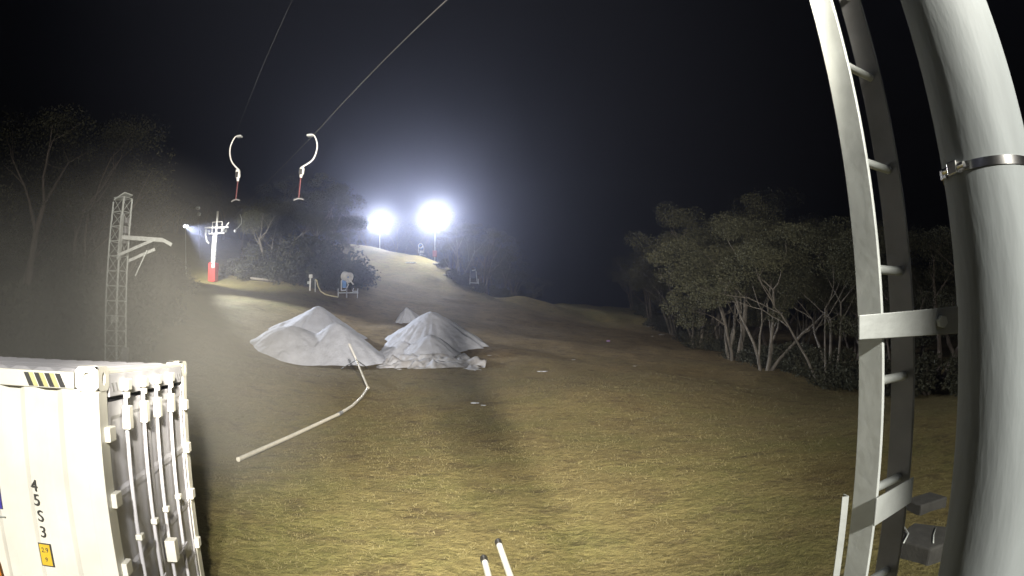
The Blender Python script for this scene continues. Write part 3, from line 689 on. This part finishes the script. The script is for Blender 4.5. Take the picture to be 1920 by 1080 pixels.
# ---------------------------------------------------------------- floodlights
def flood(px, py, Y, base_py, lab, head, watts, col, aim, seen_aim, nl=(3, 2), spot=None, red=False, mlens=None):
    b = foot(px, Y); hd = at(px, py, Y); t = thing('floodlight', b, lab, 'floodlight', 'floodlights on masts')
    hz = hd-b; hx = 0
    MB().tube([(0, 0, -.3), hz*.5, hz+ez*(.3 if head > .5 else 0)], [.09, .07, .05] if head > .5 else [.07, .06, .05], 10).build('mast', m_zinc, t, smooth='auto')
    d = (Vector(aim)-hd).normalized(); rx = d.cross(ez).normalized(); uz = rx.cross(d)
    s = head
    cl = [(0, 0)]+[(math.cos(k*PI/3), math.sin(k*PI/3)) for k in range(6)] if nl == 7 else [(-.5, 0), (.5, 0)]
    MB().bar(hz-rx*s*1.4-d*.3*s, hz+rx*s*1.4-d*.3*s, .08*s, .08*s).build('cross_arm', m_zinc, t)
    for (u_, v_) in cl:
        c_ = hz+rx*(u_*s*1.04)+uz*(v_*s*1.04)
        h_ = MB(); h_.tube([c_-d*.30*s, c_+d*.20*s, c_+d*.28*s], [s*.30, s*.50, s*.52], 16)
        hh = h_.build('lamp_head', m_zincd, t, smooth='auto')
        MB().tube([c_+d*(.29*s), c_+d*(.32*s)], [s*.51, s*.44], 16).build('lens', mlens or m_lens, hh)
    if red: MB().box((0, -.15, at(px, 476, Y).z-b.z), (.75, .6, 1.2)).build('mast_padding', mat('faded red mast padding', (.32, .10, .09), .6), t, bevel=.08)
    p = hd+d*(.6*s+.2)
    l = lamp('floodlight_beam', p, Vector(aim), watts, col, .25, spot or 165, .6); l.parent = t; l.matrix_parent_inverse = Matrix.Translation(-Vector(b))
    return t
COOL = (1.0, .98, .92)
flood(712, 416, 108, 0, 'left one of the two glaring floodlights above the lit hill', 1.2, 19000, COOL, (-8, 45, 6), None, 7)
flood(816, 405, 99, 0, 'larger right one of the two glaring floodlights, mast with red padding', 1.35, 24000, COOL, (-4, 45, 5), None, 7, red=True)
flood(348, 424, 54, 0, 'small floodlight on a thin post left of the red based tower', .36, 60000, (.93, .96, 1.0), (-10, 42, 3), None, 2, 46, mlens=m_lens2)
lt = at(348, 424, 54)
lamp('floodlight_beam', lt+Vector((.5, .3, 0)), tw+Vector((3.0, -1.2, 3.0)), 13000, (1.0, .97, .86), .1, 105, .8)  # extra spot at the small floodlight, added to whiten the lift tower
b = foot(372, 72); t = thing('lamp_post', b, 'unlit double lamp head in the dark trees above the small floodlight', 'lamp'); zz = at(371, 390, 72)-b
MB().tube([(0, 0, 0), zz], .07, 8).build('post', m_barkd, t); MB().ball(zz, .42, 10, (1, .8, .8)).build('lamp_head', m_zinc, t, smooth=True); MB().box(zz+Vector((.3, 0, -1.0)), (.5, .3, .5)).build('lamp_head', m_zinc, t, bevel=.08)

# ---------------------------------------------------------------- snow guns, hydrant and hose
def fan_gun(px, py0, Y, k, lab, yaw, shell, frame, tilt=.55):
    b = drop(px, py0); b = foot(px, Y) if Y else b
    t = thing('snow_gun', b, lab, 'snow gun', 'snow guns on the slopes'); t.rotation_euler = (0, 0, yaw); t.scale = (k, k, k)
    d = Vector((0, -math.cos(tilt), math.sin(tilt))); c_ = Vector((0, 0, 1.75))
    MB().ring(c_-d*.35, d, .42, .36, .75, 28).build('fan_shell', shell, t, smooth='auto')
    mb = MB(); mb.ring(c_+d*.40, d, .48, .37, .10, 28); mb.build('nozzle_ring', m_gunw, t, smooth='auto')
    MB().ring(c_-d*.42, d, .36, .02, .05, 20).build('fan_guard', m_dark, t)
    MB().tube([c_-d*.3, c_+d*.3], [.16, .05], 12).build('fan_hub', m_zincd, t, smooth='auto')
    mb = MB()
    for s in (-1, 1): mb.tube([(s*.50, 0, .55), (s*.52, 0, 1.35), (s*.44, 0, 1.75)], .05, 8)
    mb.tube([(-.5, 0, .55), (.5, 0, .55)], .055, 8); mb.build('yoke', frame, t)
    MB().box((0, .1, .75), (.5, .45, .42)).build('motor_box', frame, t, bevel=.04)
    MB().tube([(0, 0, .15), (0, 0, .6)], .09, 10).build('column', m_zincd, t)
    for a_ in range(3): MB().tube([(0, 0, .3), (math.cos(a_*2.1+.5)*.9, math.sin(a_*2.1+.5)*.9, 0)], .045, 6).build('leg', frame, t)
    return t
# the near gun, side on: white shell, blue D-shaped frame, stand with two uprights
g = foot(655, 61); gun = thing('snow_gun', g, 'blue and white snow gun on the slope above the wide snow pile', 'snow gun', 'snow guns on the slopes')
qg = lambda px, py, dy=0: at(px, py, 61)-g+Vector((0, dy, 0))
ax_ = (qg(661, 520)-qg(648, 518)); c0 = qg(651, 519); dshell = Vector((.80, -.35, -.30)).normalized()
MB().ring(c0-dshell*.55, dshell, .52, .44, .85, 24).build('fan_shell', m_gunw, gun, smooth='auto')
MB().ring(c0+dshell*.30, dshell, .60, .46, .14, 24).build('nozzle_ring', m_gunw, gun, smooth='auto')
MB().ring(c0-dshell*.62, dshell, .50, .03, .05, 20).build('fan_guard', m_dark, gun)
MB().tube([c0-dshell*.5, c0+dshell*.2], [.2, .08], 10).build('fan_hub', m_gunb, gun)
mb = MB()
dd = [(640, 545), (640, 527), (644, 521), (649, 526), (653, 534), (648, 544), (640, 545)]
mb.tube([qg(*p) for p in dd], .075, 8); mb.build('yoke', m_gung, gun)
MB().tube([qg(639, 529, .2), qg(645, 520, .2), qg(650, 517, .2)], .13, 8).build('blue_arm', m_gunb, gun)
MB().box(qg(645, 533, .2), (.45, .4, .8)).build('motor_box', m_gunb, gun, bevel=.05)
MB().tube([qg(657, 525, -.5), qg(665, 534, -.5)], .085, 8).build('water_arm', m_gunw, gun)
mb = MB()
for a_, b_ in (((634, 541), (634, 557)), ((634, 549), (672, 549)), ((671, 541), (670, 559)), ((661, 546), (670, 546)), ((661, 546), (663, 540))): mb.tube([qg(*a_), qg(*b_)], .055, 6)
mb.build('stand', m_gung, gun); MB().tube([qg(650, 558), qg(650, 540)], .09, 8).build('column', m_zincd, gun)
fan_gun(790, 0, 98.5, 1.0, 'far snow gun with round mouth facing down, under the floodlights', R(-4), m_gunb, m_gung, .15)
m_dimb = mat('dim blue grey gun paint', (.07, .09, .14), .6)
b = foot(888, 87); t = thing('snow_gun', b, 'dim bluish snow gun frame beside the dark trees right of the floodlights', 'snow gun', 'snow guns on the slopes')
ql = lambda px, py: at(px, py, 87)-b
mb = MB()
for a_, b_ in (((881, 533), (882, 508)), ((882, 508), (892, 506)), ((892, 506), (895, 530)), ((881, 530), (898, 531)), ((897, 533), (897, 523))): mb.tube([ql(*a_), ql(*b_)], .07, 6)
mb.build('stand', m_gung, t); MB().box(ql(887, 516), (.9, .7, 1.1)).build('motor_box', m_dimb, t, bevel=.1); MB().ring(ql(887, 507), (.2, -1, .3), .5, .4, .6, 18).build('fan_shell', m_dimb, t)
hb = foot(582, 61); hy = thing('hydrant', hb, 'white water hydrant post with a box top, left of the hose', 'hydrant'); qh = lambda px, py: at(px, py, 61)-hb
MB().tube([qh(581, 545), qh(582, 522)], .10, 8).build('post', m_gunw, hy); MB().box(qh(583, 518), (.42, .3, .42)).build('valve_box', m_gunw, hy, bevel=.03)
MB().box(qh(580, 530)+Vector((-.1, 0, 0)), (.25, .2, .3)).build('valve', m_zinc, hy)
hs = foot(594, 60.5); ho = thing('hose', hs, 'pale yellow hose draped from an upright post to the blue and white gun', 'hose'); qo = lambda px, py: at(px, py, 60.4)-hs
pts = [qo(591, 524), qo(594, 526), qo(596, 536), qo(601, 546), qo(610, 552), qo(622, 555), qo(634, 557)]
MB().tube(pts, .075, 8).build('tube', m_hose, ho, smooth=True); MB().tube([qo(591, 547), qo(591, 525)], .06, 8).build('post', m_gung, ho)

# ---------------------------------------------------------------- trees and shrubs
def leaf_quads(centres, radii, per, rnd, size, flat=.6, droop=.5):
    out = []
    for (c, r) in zip(centres, radii):
        n = int(per*rnd.uniform(.7, 1.3)); v = rnd.normal(size=(n, 3)); v /= np.linalg.norm(v, axis=1)[:, None]
        rad = r*rnd.uniform(.35, 1.0, n)**.6
        p = c+v*rad[:, None]*np.array([1, 1, flat])
        d = rnd.normal(size=(n, 3)); d[:, 2] -= droop; d /= np.linalg.norm(d, axis=1)[:, None]
        s = np.cross(d, rnd.normal(size=(n, 3))); s /= np.linalg.norm(s, axis=1)[:, None]
        L = size*rnd.uniform(.6, 1.4, n)[:, None]; W = L*.28
        q = np.empty((n, 4, 3)); q[:, 0] = p; q[:, 1] = p+d*L*.5+s*W; q[:, 2] = p+d*L; q[:, 3] = p+d*L*.5-s*W
        out.append(q)
    return np.concatenate(out)
def make_tree(seed, h, stems, spread, low, bark, leaf, size=.10, per=560, clump=1.0, dens=1.0, flat=.55):
    r = np.random.RandomState(seed); mb = MB(); cs, rs_ = [], []
    def limb(p, d, L, rad, depth, bendup):
        pts = [p]; rr = [rad]; n = 5; d = d/np.linalg.norm(d)
        for i in range(n):
            d = d+r.normal(0, .13, 3)+np.array([0, 0, bendup]); d /= np.linalg.norm(d)
            p = p+d*L/n; pts.append(p); rr.append(rad*(1-.5*(i+1)/n))
        mb.tube(pts, rr, 8 if depth == 0 else 5, cap=False)
        if depth >= 2:
            for q in (pts[-1], pts[-2]):
                cs.append(q+r.normal(0, .25, 3)); rs_.append(clump*r.uniform(.7, 1.35)*h/10)
            return
        nb = 3 if depth == 0 else r.randint(2, 4)
        for b in range(nb):
            a = r.uniform(0, 2*PI); side = np.array([math.cos(a), math.sin(a), 0])
            nd = d*.75+side*r.uniform(.45, .85)+np.array([0, 0, .12])
            k = -1 if b < 2 else r.randint(3, 5)
            limb(pts[k], nd, L*r.uniform(.42, .68), rr[k]*.72, depth+1, .05)
    for s in range(stems):
        a = 2*PI*s/stems+r.uniform(-.5, .5)
        b = np.array([math.cos(a)*.25, math.sin(a)*.25, -.3])
        d = np.array([math.cos(a)*spread, math.sin(a)*spread, 1.0])*(1+r.uniform(-.15, .15))
        limb(b, d, h*r.uniform(.42, .58), .15*h/10*r.uniform(.6, 1.15)*(1.35 if stems < 3 else .8 if stems > 4 else 1), 0, .04)
    if low:
        for _ in range(low):
            a = r.uniform(0, 2*PI); q = r.uniform(.2, .30)*h
            cs.append(np.array([math.cos(a)*q, math.sin(a)*q, r.uniform(.28, .6)*h])); rs_.append(clump*r.uniform(.7, 1.2)*h/10)
    me_t = bpy.data.meshes.new('trunk'); me_t.from_pydata(mb.v, [], mb.f); me_t.materials.append(bark); me_t.polygons.foreach_set('use_smooth', [True]*len(me_t.polygons))
    V = leaf_quads(cs, rs_, per*dens, r, size*h/10, flat)
    return me_t, quads_mesh('crown', V, [leaf])
def make_shrub(seed, leaf, h=1.6, wd=1.6):
    r = np.random.RandomState(seed); mb = MB(); cs, rr = [], []
    for k in range(9):
        a = r.uniform(0, 2*PI); q = r.uniform(.1, 1)*wd; e = np.array([math.cos(a)*q*.8, math.sin(a)*q*.8, h*r.uniform(.35, .95)*(1-.35*q/wd)])
        mb.tube([(0, 0, -.15), tuple(e*.5+np.array([0, 0, .1])), tuple(e)], [.05, .035, .015], 5, cap=False)
        cs += [e, e*np.array([1.1, 1.1, .45])]; rr += [r.uniform(.4, .7)*wd*.7, r.uniform(.4, .65)*wd*.7]
    me_t = bpy.data.meshes.new('stems'); me_t.from_pydata(mb.v, [], mb.f); me_t.materials.append(m_barkd)
    return me_t, quads_mesh('foliage', leaf_quads(cs, rr, 150, r, .17, .8, .1), [leaf])
protos = {
 'gumA': make_tree(1, 10, 6, .36, 4, m_bark, m_leaf), 'gumB': make_tree(2, 10, 7, .28, 6, m_bark, m_leaf, clump=.95),
 'gumC': make_tree(7, 10, 5, .50, 3, m_bark, m_leaf, clump=1.0), 'dark': make_tree(4, 10, 3, .25, 12, m_barkd, m_leafd, clump=1.1, per=260),
 'dense': make_tree(5, 10, 2, .22, 22, m_barkd, m_leafd, clump=1.25, per=280), 'sparse': make_tree(6, 10, 4, .30, 0, m_bark, m_leafd, clump=.7, per=170),
 'shrubA': make_shrub(8, m_shrub), 'shrubB': make_shrub(9, m_shrub, 1.2, 1.9), 'shrubD': make_shrub(10, m_leafd, 1.9, 1.7)}
rt = random.Random(3)
def plant(kind, px, Y, h, label, cat='tree', group=None, name=None, wide=1.0, rz=None, dx=0.0):
    p = foot(px, Y); p = Vector((p.x+dx, p.y, gz(p.x+dx, p.y)))
    shrub = kind.startswith('shrub')
    t = thing(name or ('shrub' if shrub else 'gum_tree'), p, label, cat if not shrub else 'shrub', group, rt.uniform(0, 6.28) if rz is None else rz)
    s = h/(1.7 if shrub else 10.0); t.scale = (s*wide, s*wide, s)
    for nm, me_ in zip(('stems', 'foliage') if shrub else ('trunk', 'crown'), protos[kind]):
        o = bpy.data.objects.new(nm, me_); C.objects.link(o); o.parent = t
    return t
def hz(px, py, Y): p = at(px, py, Y); return p.z-gz(p.x, p.y)
GR = 'snow gums of the right wood'
for kind, px, py, Y, wide, lab in (
    ('gumC', 1548, 395, 33, 1.05, 'big pale-limbed snow gum of the right wood nearest the ladder'),
    ('gumA', 1432, 400, 39, .95, 'snow gum with a V of pale stems, left of the pale-limbed gum nearest the ladder'),
    ('gumB', 1375, 372, 46, 1.05, 'tallest snow gum of the right wood with a bundle of upright pale stems'),
    ('gumA', 1305, 385, 55, .85, 'snow gum with a high rounded crown left of the tallest in the right wood'),
    ('gumB', 1262, 440, 66, .85, 'dim snow gum with low crown stepping down from the high rounded crown'),
    ('dark', 1222, 482, 80, .9, 'second farthest dark tree at the far end of the right wood'),
    ('dark', 1185, 488, 98, .9, 'farthest dark tree where the right wood meets the slope crest')):
    plant(kind, px, Y, hz(px, py, Y), lab, group=GR, wide=wide)
LR = 'dark tree standing deep in the right wood behind its front row of pale stems'
for kind, px, py, Y in (('dark', 1600, 420, 42), ('gumB', 1500, 420, 50), ('dark', 1440, 390, 55), ('dense', 1400, 400, 60), ('gumB', 1350, 400, 62), ('dark', 1330, 440, 70), ('dense', 1290, 450, 78), ('dark', 1255, 475, 88),
                        ('dense', 1580, 400, 55), ('dark', 1520, 410, 62), ('dense', 1470, 430, 68), ('dark', 1210, 490, 105), ('dense', 1245, 490, 100)):
    plant(kind, px, Y, hz(px, py, Y), LR, group='trees deep in the right wood')
LL = 'shadowy tree of the right wood seen between and behind the ladder rails'
for kind, px, py, Y in (('dark', 1680, 420, 30), ('dense', 1760, 400, 27), ('dark', 1720, 430, 38), ('gumB', 1640, 430, 36), ('dense', 1830, 400, 24)):
    plant(kind, px, Y, hz(px, py, Y), LL, group='trees behind the ladder')
SH = 'low dark shrub in the scrub at the foot of the right wood'
edge = [(1600, 742, 28.5), (1500, 712, 34.5), (1400, 686, 42), (1300, 650, 55), (1220, 612, 75), (1178, 584, 104)]
k = 0
for i in range(len(edge)-1):
    a_, b_ = edge[i], edge[i+1]
    for u in (.0, .18, .36, .54, .72, .9):
        px = a_[0]+(b_[0]-a_[0])*u+rt.uniform(-4, 4); Y_ = a_[2]+(b_[2]-a_[2])*u+rt.uniform(.6, 3)
        plant(('shrubA', 'shrubB', 'shrubD')[k % 3], px+12, Y_, rt.uniform(1.3, 2.4), SH, group='shrubs of the right wood'); k += 1
for px, Y_, h in ((1655, 29, 2.0), (1740, 25, 2.2), (1690, 31, 2.0), (1800, 22, 2.0)): plant('shrubD', px, Y_, h, 'low dark shrub beyond the grass, seen past the ladder rails', group='shrubs behind the ladder')
# left wood
for kind, px, py, Y, wide, lab in (
    ('dense', 40, 165, 18, 1.0, 'tall dark tree cut by the left edge of the picture'),
    ('dark', 130, 222, 23, 1.0, 'tall shadowy tree just right of the one cut by the left edge'),
    ('dense', 190, 300, 29, .9, 'broad shadowy tree rising right behind the lattice mast')):
    plant(kind, px, Y, hz(px, py, Y), lab, group='trees of the left wood', wide=wide)
LW = 'dim tree in the gloomy left wood between lattice mast and red based tower'
for kind, px, py, Y in (('dark', 185, 320, 38), ('dense', 205, 345, 52), ('dark', 170, 330, 46), ('dense', 375, 360, 100), ('dark', 322, 350, 96), ('dark', 415, 350, 100), ('dense', 236, 360, 76), ('dark', 280, 365, 94), ('dense', 170, 330, 33), ('dark', 200, 370, 36)):
    plant(kind, px, Y, hz(px, py, Y), LW, group='trees between mast and tower')
LB = 'dim undergrowth shrub on the bank behind the white container'
for px, Y_, h in ((60, 15, 3), (130, 18, 3), (190, 20, 2.5), (250, 24, 2.5), (300, 29, 2.5), (20, 14, 3), (160, 23, 3), (215, 27, 2.5), (280, 32, 2.5), (100, 20, 3)): plant('shrubD', px, Y_, h, LB, group='undergrowth of the left wood')
LC = 'round dark bush on the left bank below the small floodlight'
for px, Y_, h in ((290, 40, 2.6), (315, 43, 2.6), (328, 46, 1.9), (300, 47, 2.6)): plant('shrubD', px, Y_, h, LC, group='bushes below the small floodlight')
# the clump above the bank between tower and piste
for kind, px, py, Y, wide, lab in (
    ('gumC', 505, 362, 68, 1.15, 'spreading olive gum tree lit from the side, right of the red based tower'),
    ('gumB', 585, 335, 74, 1.1, 'tall gum tree with pale trunk behind the right hanging T-bar'),
    ('sparse', 640, 420, 76, .9, 'thin pale-stemmed gum at the left edge of the floodlit hill'),
    ('dark', 455, 380, 80, .9, 'dark tree behind the spreading olive gum')):
    plant(kind, px, Y, hz(px, py, Y), lab, group='trees on the bank left of the floodlit hill', wide=wide)
for kind, px, py, Y in (('dark', 530, 340, 86), ('dense', 620, 360, 90), ('dark', 560, 350, 95), ('dense', 490, 360, 98), ('dark', 650, 390, 100)):
    plant(kind, px, Y, hz(px, py, Y), 'dark tree crowded behind the gums left of the floodlit hill', group='trees crowded left of the floodlit hill')
SB = 'dense grey green shrub on the bank left of the floodlit hill'
for px, Y_, h in ((440, 66, 2.2), (462, 65, 2.6), (485, 66, 3.0), (505, 66.5, 3.2), (528, 65, 2.8), (550, 66, 3.6), (575, 66, 3.6), (600, 67, 4.0), (622, 67, 4.2), (640, 69, 4.4), (652, 72, 3.6), (560, 69, 5.0), (590, 70, 5.2),
                  (618, 71, 5.2), (520, 70, 4.2), (470, 70, 3.4), (545, 64, 1.6), (610, 65, 2.2), (635, 66, 2.4)):
    plant(('shrubA', 'shrubB', 'shrubD')[int(px) % 3], px, Y_, h, SB, group='shrubs left of the floodlit hill')
# trees behind and right of the floodlights
for kind, px, py, Y, lab in (('sparse', 862, 415, 93, 'thin tree with pale stems nearest the right floodlight mast'), ('dark', 905, 430, 96, 'dim tree just right of the thin tree by the floodlight mast')):
    plant(kind, px, Y, hz(px, py, Y), lab, group='trees right of the floodlights')
LF = 'dim tree in the dark belt right of the floodlights'
for kind, px, py, Y in (('dark', 885, 420, 104), ('dense', 930, 440, 106), ('dark', 955, 470, 104), ('dark', 850, 420, 112), ('dense', 975, 500, 112), ('dense', 915, 450, 116)):
    plant(kind, px, Y, hz(px, py, Y), LF, group='dim trees right of the floodlights')
LG = 'tree beyond the hill crest faintly lit behind the floodlights'
for kind, px, py, Y in (('dark', 690, 395, 122), ('dense', 740, 400, 124), ('dark', 780, 400, 122), ('dense', 665, 390, 112), ('dark', 820, 410, 124)):
    plant(kind, px, Y, hz(px, py, Y), LG, group='trees beyond the hill crest')
for px, Y_, h in ((835, 95, 1.6), (850, 91, 1.8), (865, 90, 1.5), (880, 92, 2.2), (905, 90, 1.5), (925, 91, 1.8), (945, 94, 2.0), (960, 96, 2)): plant('shrubD', px, Y_, h, 'small dark shrub along the bank under the trees right of the floodlights', group='shrubs right of the floodlights')

# ---------------------------------------------------------------- night mist
hz_m = bpy.data.materials.new('night mist'); hz_m.use_nodes = True; t_ = hz_m.node_tree
for n_ in list(t_.nodes):
    if n_.type != 'OUTPUT_MATERIAL': t_.nodes.remove(n_)
pv = t_.nodes.new('ShaderNodeVolumePrincipled'); pv.inputs['Color'].default_value = (.60, .67, 1, 1); pv.inputs['Density'].default_value = .0019; pv.inputs['Anisotropy'].default_value = .86
t_.links.new(pv.outputs[0], [n_ for n_ in t_.nodes if n_.type == 'OUTPUT_MATERIAL'][0].inputs['Volume'])
zlo, zhi = float(vv[:, 2].min())-1.0, 62.0
o = MB().box(((gx[0]+gx[-1])/2, (gy[0]+gy[-1])/2, (zlo+zhi)/2), (gx[-1]-gx[0]+4, gy[-1]-gy[0]+4, zhi-zlo)).build('haze', hz_m)
tag(o, 'thin night mist glowing around the floodlights', 'mist', kind='stuff')

# uneven mist added as lens glare behind the container and round hill floodlights
def mist_material(name, dens, col, power, noise_scale, amount):
    m = bpy.data.materials.new(name); m.use_nodes = True; t = m.node_tree; N = t.nodes.new; L = t.links.new
    for n_ in list(t.nodes):
        if n_.type != 'OUTPUT_MATERIAL': t.nodes.remove(n_)
    out = [n_ for n_ in t.nodes if n_.type == 'OUTPUT_MATERIAL'][0]
    tc = N('ShaderNodeTexCoord'); ln = N('ShaderNodeVectorMath'); ln.operation = 'LENGTH'; L(tc.outputs['Object'], ln.inputs[0])
    mr = N('ShaderNodeMapRange'); mr.inputs[1].default_value = 1.0; mr.inputs[2].default_value = 0.0; L(ln.outputs['Value'], mr.inputs[0])
    pw = N('ShaderNodeMath'); pw.operation = 'POWER'; L(mr.outputs[0], pw.inputs[0]); pw.inputs[1].default_value = power
    nz = N('ShaderNodeTexNoise'); nz.inputs['Scale'].default_value = noise_scale; nz.inputs['Detail'].default_value = 2; L(tc.outputs['Object'], nz.inputs['Vector'])
    nr = N('ShaderNodeMapRange'); nr.inputs[1].default_value = .35; nr.inputs[2].default_value = .65; nr.inputs[3].default_value = 1-amount; nr.inputs[4].default_value = 1+amount; L(nz.outputs[0], nr.inputs[0])
    a = N('ShaderNodeMath'); a.operation = 'MULTIPLY'; L(pw.outputs[0], a.inputs[0]); L(nr.outputs[0], a.inputs[1])
    b_ = N('ShaderNodeMath'); b_.operation = 'MULTIPLY'; L(a.outputs[0], b_.inputs[0]); b_.inputs[1].default_value = dens
    pv = N('ShaderNodeVolumePrincipled'); pv.inputs['Color'].default_value = (*col, 1); L(b_.outputs[0], pv.inputs['Density']); L(pv.outputs[0], out.inputs['Volume'])
    return m
def puff(c, r_, name, label, m_, group=None):
    o = MB().ball((0, 0, 0), 1, 24).build(name, m_, smooth=True); o.location = c; o.scale = r_
    tag(o, label, 'mist', group, kind='stuff')
puff(at(130, 720, 9.5), (7.2, 5.6, 5.6), 'glare_veil', 'added pale veil standing for lens glare behind the white container', mist_material('glare veil', .21, (.96, .95, .90), 1.5, 1.6, .35))
gl = mist_material('lamp bloom', .035, (.72, .80, 1.0), 2.0, 2.5, .5)
for (px, py, Y), s_ in (((712, 416, 107), 8.0), ((816, 405, 98), 8.5)): puff(at(px, py, Y), (s_, s_, s_), 'lamp_bloom', 'added mist ball standing for lens bloom round a hill floodlight', gl, 'added bloom round the hill floodlights')
